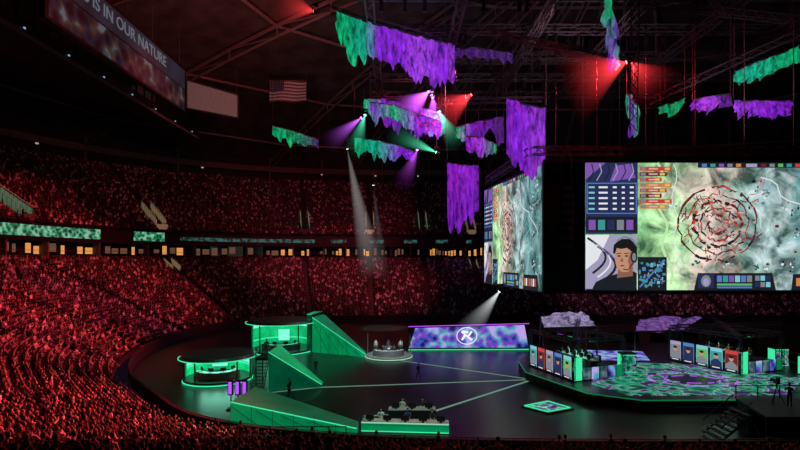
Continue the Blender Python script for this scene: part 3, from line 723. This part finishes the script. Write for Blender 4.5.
spot('stage_wash_light',(12,52,40),(0,56,0),(.3,1,.7),11000,50)
spot('drape_wash_light',(0,55,30),(0,70,44),(.8,.7,1),8000,60)
spot('drape_wash_light',(4,72,26),(2,88,38),(.8,.7,1),5000,60)
spot('drape_wash_light',(10,50,22),(14,64,30),(.8,.7,1),3000,50)
spot('drape_wash_light',(40,50,28),(44,65,36),(.8,.7,1),4500,60)
spot('roof_wash_light',(-20,80,38),(-30,95,60),(1,.35,.3),8000,150)
spot('roof_wash_light',(25,70,38),(25,85,60),(.9,.5,.6),6500,150)

# ------------------------------------------------------------ floor scenery
g=MB()
def fline(a,b_,w):
    a=Vector(a);b_=Vector(b_);d=(b_-a).normalized();n_=Vector((-d.y,d.x))*w/2
    g.prism([tuple(a-n_),tuple(b_-n_),tuple(b_+n_),tuple(a+n_)],.0,.03,M_line)
fline((-8.2,51),(14.4,54.3),.22); fline((14.4,54.3),(2.5,42.5),.28); fline((-2,66),(14.4,54.3),.22); fline((-16,47.5),(-8.2,51),.15); fline((-14,49.5),(-9,51),.1); fline((2.5,42.5),(-3,41.6),.15)
g.obj('floor_light_strip')
g=MB(); cx,cy=12.8,44
M_tile=ramp_led('crest_tile',[(.3,(.03,.0,.06)),(.5,(.2,.03,.45)),(.62,(.02,.3,.2)),(.75,(.3,1,.6))],1.2,.8,True)
dia=lambda s:[(cx-1.9*s,cy+.1*s),(cx-.3*s,cy-1.7*s),(cx+2.1*s,cy-.5*s),(cx+.7*s,cy+1.6*s)]
g.prism(dia(1.1),0,.12,M_deck); g.prism(dia(.72),.12,.16,M_tile)
D=dia(.95)
for k in range(4): g.bar((*D[k],.16),(*D[(k+1)%4],.16),.14,M_greenled,.06)
g.obj('floor_crest_plinth')

def wedge(pts,heights,m1,m2,name='scenic_ramp'):
    g=MB(); g.prism(pts,0,heights,m1,m2)
    a,b_=Vector((*pts[0],heights[0])),Vector((*pts[1],heights[1])); g.bar(a,b_,.07,M_greenled)
    n=6
    for k in range(1,n):
        p=Vector(pts[0]).lerp(Vector(pts[1]),k/n); h=lerp(heights[0],heights[1],k/n); g.bar((p.x,p.y-.04,0),(p.x,p.y-.04,h),.05,M_greenpanel2)
    for k in range(4):
        p=Vector(pts[0]).lerp(Vector(pts[1]),k/5); q=Vector(pts[0]).lerp(Vector(pts[1]),(k+1.6)/5)
        g.bar((p.x,p.y-.06,lerp(heights[0],heights[1],k/5)*.9),(q.x,q.y-.06,.2),.05,M_greenpanel2)
    return g.obj(name)
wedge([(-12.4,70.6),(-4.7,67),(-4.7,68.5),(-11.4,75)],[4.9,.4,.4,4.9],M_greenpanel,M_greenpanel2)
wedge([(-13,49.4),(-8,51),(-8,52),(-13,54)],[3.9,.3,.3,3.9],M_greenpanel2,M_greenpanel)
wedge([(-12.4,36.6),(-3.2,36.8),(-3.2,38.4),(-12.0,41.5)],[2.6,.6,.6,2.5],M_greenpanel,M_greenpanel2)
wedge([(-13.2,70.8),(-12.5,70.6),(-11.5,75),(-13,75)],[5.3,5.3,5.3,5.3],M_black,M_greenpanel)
g=MB()
for k in range(8): g.cyl((-12.6+1.25*k,35.7,0),(-12.6+1.25*k,35.7,1.1),.04,M_truss,6)
for z in(.55,1.1): g.bar((-12.6,35.7,z),(-3.85,35.7,z),.06,M_truss)
g.obj('safety_railing')
M_podin=led('pod_interior',(.25,1,.75),.9)
def pod(loc,r,h,rot):
    g=MB(); n=28; g.cyl((0,0,0),(0,0,.4),r,M_deck,36)
    def arc(r1,z0,z1,a0,a1,m,th=.15):
        for k in range(n):
            t0=lerp(a0,a1,k/n);t1=lerp(a0,a1,(k+1)/n)
            p=[(rr*math.cos(t),rr*math.sin(t)) for rr in(r1,r1+th) for t in(t0,t1)]
            g.prism([p[0],p[1],p[3],p[2]],z0,z1,m)
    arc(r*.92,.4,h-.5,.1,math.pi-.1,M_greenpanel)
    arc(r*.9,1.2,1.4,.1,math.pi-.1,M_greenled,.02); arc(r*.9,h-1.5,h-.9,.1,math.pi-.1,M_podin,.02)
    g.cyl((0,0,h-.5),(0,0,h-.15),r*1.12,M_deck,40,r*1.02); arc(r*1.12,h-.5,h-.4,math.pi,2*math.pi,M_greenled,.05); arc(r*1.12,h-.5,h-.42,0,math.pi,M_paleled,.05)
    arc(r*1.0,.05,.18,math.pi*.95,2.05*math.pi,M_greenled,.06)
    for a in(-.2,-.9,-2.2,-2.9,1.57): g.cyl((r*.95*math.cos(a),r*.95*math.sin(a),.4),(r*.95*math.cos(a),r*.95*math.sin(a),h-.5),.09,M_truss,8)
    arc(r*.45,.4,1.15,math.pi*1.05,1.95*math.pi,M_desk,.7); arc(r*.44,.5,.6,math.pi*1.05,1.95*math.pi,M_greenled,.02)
    for a in(-.5,-1.2,-1.9,-2.6):
        x,y=r*.5*math.cos(a),r*.5*math.sin(a); g.box((x,y,1.42),(.6,.06,.38),M_black,rz=a+math.pi/2); g.bar((x,y,1.15),(x,y,1.3),.06,M_black)
    g.box((0,r*.5,1.9),(1.6,.1,1.6),M_podin)
    ob=g.obj('broadcast_pod',loc,(0,0,rot))
    ld=bpy.data.lights.new('pod_lamp','AREA'); ld.energy=260; ld.size=r; ld.color=(.3,1,.7); lo=bpy.data.objects.new('pod_lamp',ld); sc.collection.objects.link(lo); lo.location=(0,0,h-.6); lo.parent=ob
    return ob
pod((-19.8,54.5,0),3.6,3.0,.25); pod((-17,72,0),4.5,4.6,.1)
g=MB()
for k in range(3):
    x=-13.5-.62*k; g.bar((x,43.6,0),(x,43.6,1.4),.08,M_black); g.box((x,43.5,1.9),(.42,.3,1.3),M_black); g.box((x,43.33,1.9),(.28,.05,1.05),M_purpled); g.box((x,43.6,.05),(.6,.6,.1),M_black)
g.obj('purple_led_uplight')
g=MB(); x0,y0=-14.4,50
for dx in(0,1.4):
    for dy in(0,2.4): g.bar((x0+dx,y0+dy,0),(x0+dx,y0+dy,4.2),.1,M_truss)
g.box((x0+.7,y0+1.2,3.1),(1.6,2.6,.12),M_black)
for k in range(11): g.box((x0+.7,y0-2.2+.22*k,.28*k+.2),(1.1,.26,.05),M_truss)
for dx in(.1,1.3): g.bar((x0+dx,y0-2.3,.1),(x0+dx,y0,3.1),.08,M_truss); g.bar((x0+dx,y0-2.3,1.1),(x0+dx,y0,4.1),.05,M_truss)
for z in(3.65,4.2): g.bar((x0,y0+2.4,z),(x0+1.4,y0+2.4,z),.06,M_truss); g.bar((x0,y0,z),(x0,y0+2.4,z),.06,M_truss)
g.obj('scaffold_stair')

# LED display with crest
g=MB(); M_ledw=ramp_led('led_wall_picture',[(.34,(.01,.01,.07)),(.46,(.04,.1,.55)),(.55,(.28,.04,.6)),(.66,(.03,.45,.55)),(.8,(.6,.4,.95))],.55,.85,True)
M_port=ramp_led('booth_side_picture',[(.34,(.01,.02,.03)),(.5,(.03,.25,.16)),(.6,(.2,.05,.3)),(.75,(.2,.5,.4))],.9,.4,True)
g.prism([(1.2,72),(18.7,72.4),(18.7,73),(1.2,72.6)],0,[3.3,3.7,3.7,3.3],M_black)
g.add([(1.3,71.95,.35),(18.6,72.35,.35),(18,72.35,3.6),(2.2,71.95,3.2)],[(0,1,2,3)],M_ledw)
g.bar((1.2,71.8,.1),(18.7,72.2,.1),.12,M_greenled); g.bar((1.2,72,3.4),(18.7,72.4,3.8),.1,M_purpled)
M_crest=led('crest_white',(.85,.9,1),1)
for k in range(28):
    a0=k/28*6.283;a1=(k+1)/28*6.283; c=Vector((9.6,71.85,2.1)); rr=1.2
    g.bar(c+Vector((rr*1.2*math.cos(a0),0,rr*math.sin(a0))),c+Vector((rr*1.2*math.cos(a1),0,rr*math.sin(a1))),.1,M_crest)
for a,b_ in(((-.75,.6),(.75,-.6)),((-.7,-.6),(-.25,.1)),((.25,0),(.7,.65)),((-.7,.65),(.2,.5))): g.bar((9.6+a[0],71.82,2.1+a[1]),(9.6+b_[0],71.82,2.1+b_[1]),.25,M_crest)
g.obj('led_crest_display')
def solid(n_,c): return mat(n_,c,.8)
S_dark=solid('black_cotton',(.03,.03,.035)); S_white=solid('white_cotton',(.6,.6,.6)); S_blue=solid('navy_wool',(.05,.07,.16)); S_jean=solid('denim',(.05,.06,.1)); S_skin=mat('skin_tone',(.55,.35,.26),.5); S_hair=solid('black_hair',(.015,.012,.01)); S_red=solid('red_jersey',(.4,.05,.05))
cache={}
def person(name,pose,loc,rot,shirt=S_dark):
    k=(pose,shirt.name)
    if k not in cache: cache[k]=human('person_'+pose,pose,shirt,S_jean,S_skin,S_hair,M_shoe)
    ob=bpy.data.objects.new(name,cache[k]); sc.collection.objects.link(ob); ob.location=loc; ob.rotation_euler=(0,0,rot); return ob
def chair(g,x,y,z,rz):
    R=Matrix.Rotation(rz,3,'Z'); o=Vector((x,y,z))
    g.box(o+R@Vector((0,.1,.42)),(.48,.46,.07),M_black,rz); g.box(o+R@Vector((0,.33,.8)),(.46,.07,.65),M_black,rz); g.cyl(o+Vector((0,0,.05)),o+Vector((0,0,.4)),.04,M_truss,6)
    for k in range(5): a=k*1.256; g.bar(o+Vector((0,0,.08)),o+Vector((.28*math.cos(a),.28*math.sin(a),.04)),.05,M_black)
g=MB(); cx,cy=-1.5,67; M_pl=mat('grey_platform',(.16,.17,.17),.4)
g.cyl((cx,cy,0),(cx,cy,.35),3.1,M_pl,36); g.cyl((cx,cy,.1),(cx,cy,.22),3.16,M_paleled,36)
for k in range(20):
    t0=math.pi*(1.12+.76*k/20);t1=math.pi*(1.12+.76*(k+1)/20); p=[(cx+rr*math.cos(t),cy+rr*math.sin(t)) for rr in(1.5,2.2) for t in(t0,t1)]
    g.prism([p[0],p[1],p[3],p[2]],.35,1.15,M_pl,M_desk)
AN=[]
for k in range(5):
    t=math.pi*(1.2+.6*k/4); x,y=cx+.95*math.cos(t),cy+.95*math.sin(t); rz=t+math.pi/2; chair(g,x,y,.35,rz); AN.append((x,y,rz))
    g.box((cx+1.8*math.cos(t),cy+1.8*math.sin(t),1.22),(.3,.03,.16),M_black,rz)
for x in(-2.9,2.9): g.bar((cx+x,cy+1.2,.35),(cx+x,cy+1.2,3.0),.1,M_truss)
g.obj('analyst_desk')
for q,(x,y,rz) in enumerate(AN): person('analyst_person','sit_type' if q%2 else 'sit',(x,y,.35),rz,[S_dark,S_blue,S_white,S_dark,S_blue][q])
for q in range(3): person('analyst_person','stand',(cx-1.8+q*1.7,cy+1.9,.35),.2*q-.2,[S_white,S_blue,S_white][q])
spot('desk_key_light',(cx,cy-6,9),(cx,cy,1),(.9,.95,1),4200,50,.5,.4)
def prodtable(x,y,w,rz,name,strip):
    g=MB(); g.box((0,0,.74),(w,1,.06),M_desk); g.box((0,-.47,.4),(w,.05,.62),M_greenpanel if strip else M_black)
    if strip: g.bar((-w/2,-.52,.74),(w/2,-.52,.74),.07,M_paleled); g.bar((-w/2,-.52,.1),(w/2,-.52,.1),.06,M_greenled)
    for s in(-1,1): g.box((s*(w/2-.06),0,.36),(.08,.9,.72),M_black)
    n=int(w/1.1)
    for k in range(n):
        xx=-w/2+.6+k*(w-1.2)/(n-1); g.box((xx,-.2,1.05),(.62,.05,.38),M_black); g.box((xx,-.16,1.05),(.56,.02,.32),M_podin); g.box((xx,-.2,.8),(.2,.2,.06),M_black); g.bar((xx,-.22,.78),(xx,-.22,.95),.05,M_black); g.box((xx,.2,.785),(.45,.15,.02),M_gray)
    return g.obj(name,(x,y,0),(0,0,rz))
prodtable(.4,38,6.6,-.08,'production_desk',True); prodtable(1,41.3,3.9,0,'production_desk',False)
for k,(x,y) in enumerate(((-1.5,39.3),(.6,39.2),(2.5,38.9),(.2,42.2),(1.9,42.2))):
    c=MB(); chair(c,x,y,0,0); c.obj('office_chair'); person('crew_member','sit_type',(x,y,0),0,[S_white,S_blue,S_dark,S_white,S_dark][k])
spot('desk_work_light',(1,34,12),(.8,40,1),(.8,1,.9),2600,45,.6,.4)
person('crew_member','walk',(2,54.5,0),.8); person('crew_member','stand',(-10.5,47.3,0),-.5,S_white); person('crew_member','stand',(-9.6,57,0),.3)
person('crew_member','stand',(-13.7,51.3,3.16),.3)
def tvcam(loc,rz,h=1.35,name='broadcast_camera'):
    g=MB()
    for k in range(3): a=k*2.094+.5; g.cyl((0,0,h-.1),(.5*math.cos(a),.5*math.sin(a),0),.03,M_black,6)
    g.cyl((0,0,h-.2),(0,0,h+.1),.07,M_black,8); g.box((0,0,h+.28),(.22,.55,.3),M_black); g.cyl((0,-.27,h+.28),(0,-.6,h+.28),.09,M_black,12,.13); g.box((0,-.62,h+.28),(.3,.06,.24),M_black)
    g.box((0,.2,h+.52),(.24,.16,.16),M_gray); g.bar((.1,.2,h+.1),(.22,.55,h-.1),.03,M_black)
    return g.obj(name,loc,(0,0,rz))
tvcam((-10.2,46.3,0),0,1.2)

# ------------------------------------------------------------ main stage
stage=[(14.2,60),(13.6,54),(17,45.5),(21,43.2),(36,43.4),(45,49),(47,62),(40,73),(20,73)]
g=MB(); g.prism(stage,0,.9,M_black,M_deck)
for a,b_ in zip(stage[:6],stage[1:7]): g.bar((*a,.86),(*b_,.86),.08,M_greenpanel)
M_lf=ramp_led('stage_floor_picture',[(.36,(.003,.02,.02)),(.46,(.005,.16,.1)),(.53,(.02,.65,.32)),(.57,(.01,.1,.08)),(.62,(.35,.8,.55)),(.66,(.16,.04,.35)),(.78,(.04,.02,.1))],.5,.6,True,distort=1.6)
g.prism([(18.6,48.6),(20.5,44.6),(35,44.8),(41,51),(36,57.5),(28,58.8),(22.5,57)],.9,.93,M_lf)
g.cyl((29.5,50.5,.93),(29.5,50.5,.935),2.3,M_deck,32)
for r in range(4):
    pp=[(29.5+(2.4+1.5*r)*math.cos(a)*1.1,50.5+(1.6+1.1*r)*math.sin(a)) for a in [k*math.pi/12 for k in range(24)]]
    for k in range(0,24): 
        if (k*7+r*5)%5>1: g.bar((*pp[k],.95),(*pp[(k+1)%24],.95),.16,M_purpled if r<2 else M_greenpanel,.03)
for k in range(3): g.box((24.5+k*2.2,42.9,.2),(2,.5,.4),M_deck)
g.obj('main_stage')
PC=[('teal','cyan'),('maroon','red'),('grey','lav'),('navy','blue'),('green','cyan')]
def booth(A,B,C,D,name,mirror=False):
    e=empty(name); z0=.9; g=MB(); H=4.0
    pts=[Vector(p) for p in(A,B,C,D)]
    g.prism([tuple(p) for p in pts],z0,z0+1.0,M_black,M_deck)
    for p in pts: g.truss((p.x,p.y,z0),(p.x,p.y,z0+H),.3,M_truss)
    for k in range(4):
        p,q=pts[k],pts[(k+1)%4]; g.truss((p.x,p.y,z0+H),(q.x,q.y,z0+H),.35,M_truss)
    g.truss((*pts[0],z0+H),(*pts[2],z0+H+1.2),.3,M_truss); g.truss((*pts[1],z0+H),(*pts[3],z0+H+1.2),.3,M_truss)
    p,q=pts[1],pts[2]; n_=Vector((q.y-p.y,-(q.x-p.x))).normalized()*.1
    for k in range(6):
        a=p.lerp(q,k/6+.01)+n_;b_=p.lerp(q,(k+1)/6-.01)+n_; m=[M_greenled,M_port,M_ledw,M_port,M_ledw,M_greenpanel][k]
        g.add([(a.x,a.y,z0+.1),(b_.x,b_.y,z0+.1),(b_.x,b_.y,z0+(2.4 if k==0 else 1.3)),(a.x,a.y,z0+(2.4 if k==0 else 1.3))],[(0,1,2,3)],m)
    p,q=pts[0],pts[1]; d=(q-p); n_=Vector((d.y,-d.x)).normalized()*.12
    if n_.x>0: n_=-n_
    for k in range(5):
        a=p.lerp(q,k/5+.012)+n_;b_=p.lerp(q,(k+1)/5-.012)+n_; w=(b_-a).length; u=(b_-a)/w; nn=n_.normalized()
        def pl(x,z,l,a=a,u=u,nn=nn): c=a+u*x+nn*(.015*l); return (c.x,c.y,z0+.15+z)
        def rect(x0,z0_,x1,z1,m,l): g.add([pl(x0,z0_,l),pl(x1,z0_,l),pl(x1,z1,l),pl(x0,z1,l)],[(0,1,2,3)],m)
        def ell(x,z,rx,rz,m,l): g.add([pl(x+rx*math.cos(t),z+rz*math.sin(t),l) for t in [i*.5236 for i in range(12)]],[tuple(range(12))],m)
        c1,c2=PC[(k+(2 if mirror else 0))%5]; rect(0,0,w,2.35,K['dark'],0); rect(.04,.06,w-.04,2.29,K[c2],1); rect(.1,.5,w-.1,1.9,K[c1],2)
        g.add([pl(.08,.1,3),pl(w-.08,.1,3),pl(w-.1,.75,3),pl(w*.62,1.1,3),pl(w*.38,1.1,3),pl(.1,.75,3)],[tuple(range(6))],K['navy' if k%2 else 'grey'])
        ell(w/2,1.4,w*.17,.28,K['skin'],4); ell(w/2,1.6,w*.18,.15,K['hair'],5); rect(.04,.06,w-.04,.3,K['dark'],5); rect(w*.2,.13,w*.8,.22,K['white'],6)
    c0=(pts[0]+pts[3])/2; c1=(pts[1]+pts[2])/2; u=(c1-c0).normalized(); side=Vector((-u.y,u.x)); rz=math.atan2(u.y,u.x)
    mid=(c0+c1)/2
    g.box((mid.x,mid.y,z0+1.72),(6,.8,.06),M_desk,rz)
    for s in(-2.9,0,2.9): q=mid+u*s; g.box((q.x,q.y,z0+1.36),(.08,.7,.7),M_black,rz)
    for k in range(5):
        q=mid+u*(k-2)*1.2; m_=q-side*.2; g.box((m_.x,m_.y,z0+2.08),(.62,.05,.4),M_black,rz); m_=q-side*.16; g.box((m_.x,m_.y,z0+2.08),(.56,.03,.34),M_podin,rz); m_=q-side*.2; g.box((m_.x,m_.y,z0+1.8),(.2,.2,.14),M_black,rz)
        s_=q+side*.8; chair(g,s_.x,s_.y,z0+1.0,rz); pr=person('player',"sit_type",(s_.x,s_.y,z0+1.0),rz,S_red if mirror else S_white)
    for k in range(4): q=c0.lerp(c1,(k+.5)/4); g.box((q.x,q.y,z0+H-.25),(.8,.3,.12),M_black,rz); g.box((q.x,q.y,z0+H-.33),(.7,.2,.03),M_greenled if k%2 else M_purpled,rz)
    g.obj('booth_structure',parent=e); 
    ld=bpy.data.lights.new('booth_lamp','AREA'); ld.energy=110; ld.size=2.5; ld.color=(.3,1,.7) ; lo=bpy.data.objects.new('booth_lamp',ld); sc.collection.objects.link(lo); lo.location=(mid.x,mid.y,z0+H-.45); lo.parent=e
booth((14.9,57),(17.2,49.6),(23.2,52),(21,58.6),'player_booth')
booth((32.7,60.5),(35.8,52.6),(42,55),(39,63),'player_booth',True)
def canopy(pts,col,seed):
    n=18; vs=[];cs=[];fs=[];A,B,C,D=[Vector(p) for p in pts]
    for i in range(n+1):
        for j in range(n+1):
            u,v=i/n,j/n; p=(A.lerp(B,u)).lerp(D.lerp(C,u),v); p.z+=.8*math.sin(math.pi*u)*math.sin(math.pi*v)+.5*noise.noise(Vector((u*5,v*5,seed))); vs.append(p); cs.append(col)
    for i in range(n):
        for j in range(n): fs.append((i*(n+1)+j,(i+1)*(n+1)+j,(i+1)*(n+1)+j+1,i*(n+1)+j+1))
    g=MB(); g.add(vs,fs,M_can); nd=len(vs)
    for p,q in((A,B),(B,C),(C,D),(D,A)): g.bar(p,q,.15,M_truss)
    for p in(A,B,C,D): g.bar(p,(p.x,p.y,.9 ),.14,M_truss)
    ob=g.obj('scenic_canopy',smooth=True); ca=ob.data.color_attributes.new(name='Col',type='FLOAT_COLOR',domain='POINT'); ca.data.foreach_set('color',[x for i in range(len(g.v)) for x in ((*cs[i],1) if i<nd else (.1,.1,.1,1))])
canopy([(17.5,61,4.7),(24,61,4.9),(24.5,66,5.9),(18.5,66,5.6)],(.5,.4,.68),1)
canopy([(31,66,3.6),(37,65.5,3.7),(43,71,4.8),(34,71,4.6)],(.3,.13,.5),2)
g=MB(); g.prism([(24,60.5),(30,60),(32,66),(25,67)],.9,.95,M_ledw); g.obj('stage_picture_panel')
g=MB(); pr=None
for k in range(13):
    a=math.pi*k/12; p=Vector((38.5-3.2*math.cos(a),64.5,.9+5.2*math.sin(a)**.7))
    if pr is not None: g.truss(pr,p,.4,M_truss)
    pr=p
g.obj('arch_truss')
for x,y in((24.6,54.2),(43.0,52.5),(43.5,57.5)):
    g=MB(); g.box((x,y,1.9),(1.5,1.2,2.0),M_black); g.box((x,y-.63,1.9),(1.35,.05,1.8),M_lf); g.box((x-.78,y,1.9),(.05,1.05,1.8),M_greenled); g.box((x,y,2.95),(1.6,1.3,.1),M_deck); g.bar((x-.7,y-.66,1),(x+.7,y-.66,1),.07,M_greenled); g.bar((x-.7,y-.66,2.8),(x+.7,y-.66,2.8),.07,M_greenled)
    g.obj('led_totem')
g=MB()
for k in range(12): 
    x=22+k*3.2; g.box((x,80+(k%3),.6),(1.9,1,1.2),M_black); 
    for s in(-.95,.95): g.bar((x+s,79.48+(k%3),0),(x+s,79.48+(k%3),1.2),.06,M_truss)
g.obj('road_case')
M_ris=mat('riser_panel',(.09,.1,.1),.6)
g=MB(); g.prism([(25.2,34.4),(33,34.4),(33,39),(26.2,39)],2.0,2.2,M_black,M_ris)
for x,y in((25.4,34.6),(26.4,38.8),(29,34.6),(29,38.8),(32.8,34.6),(32.8,38.8)): g.bar((x,y,0),(x,y,2.0),.14,M_truss)
for a,b_ in(((25.4,34.6),(29,34.6)),((29,34.6),(32.8,34.6)),((25.4,34.6),(26.4,38.8))): g.bar((*a,.1),(*b_,1.95),.08,M_truss)
g.prism([(25.8,37),(32.6,37),(32.6,38.9),(26.2,38.9)],0,1.95,M_black)
for k in range(7): g.box((24.6-.32*k,36.3,2.0-.28*k),(.34,2,.06),M_ris)
for s in(-1,1): g.bar((24.9,36.3+s,2.05),(22.6,36.3+s,.1),.1,M_truss); g.bar((24.9,36.3+s,3.0),(22.6,36.3+s,1.1),.06,M_truss)
for k in range(5): g.bar((26.2+1.7*k,39,2.2),(26.2+1.7*k,39,3.2),.06,M_truss)
g.bar((26.2,39,3.2),(33,39,3.2),.06,M_truss); g.bar((26.2,39,2.7),(33,39,2.7),.05,M_truss)
g.obj('camera_riser')
person('camera_operator','camera',(28.6,36.7,2.2),math.pi-.25); tvcam((28.4,37.7,2.2),math.pi-.2,1.35)
person('camera_operator','stand',(30.4,36.2,2.2),.4,S_blue)

# ------------------------------------------------------------ world & camera
w=bpy.data.worlds.new('world'); sc.world=w; w.use_nodes=True; w.node_tree.nodes['Background'].inputs[0].default_value=(.25,.12,.3,1); w.node_tree.nodes['Background'].inputs[1].default_value=.02
cd=bpy.data.cameras.new('camera'); cam=bpy.data.objects.new('camera',cd); sc.collection.objects.link(cam)
cam.location=(0,0,13); cam.rotation_euler=(math.pi/2,0,0); cd.sensor_width=36; cd.lens=22.5; cd.shift_y=.04375; cd.clip_end=600
sc.camera=cam
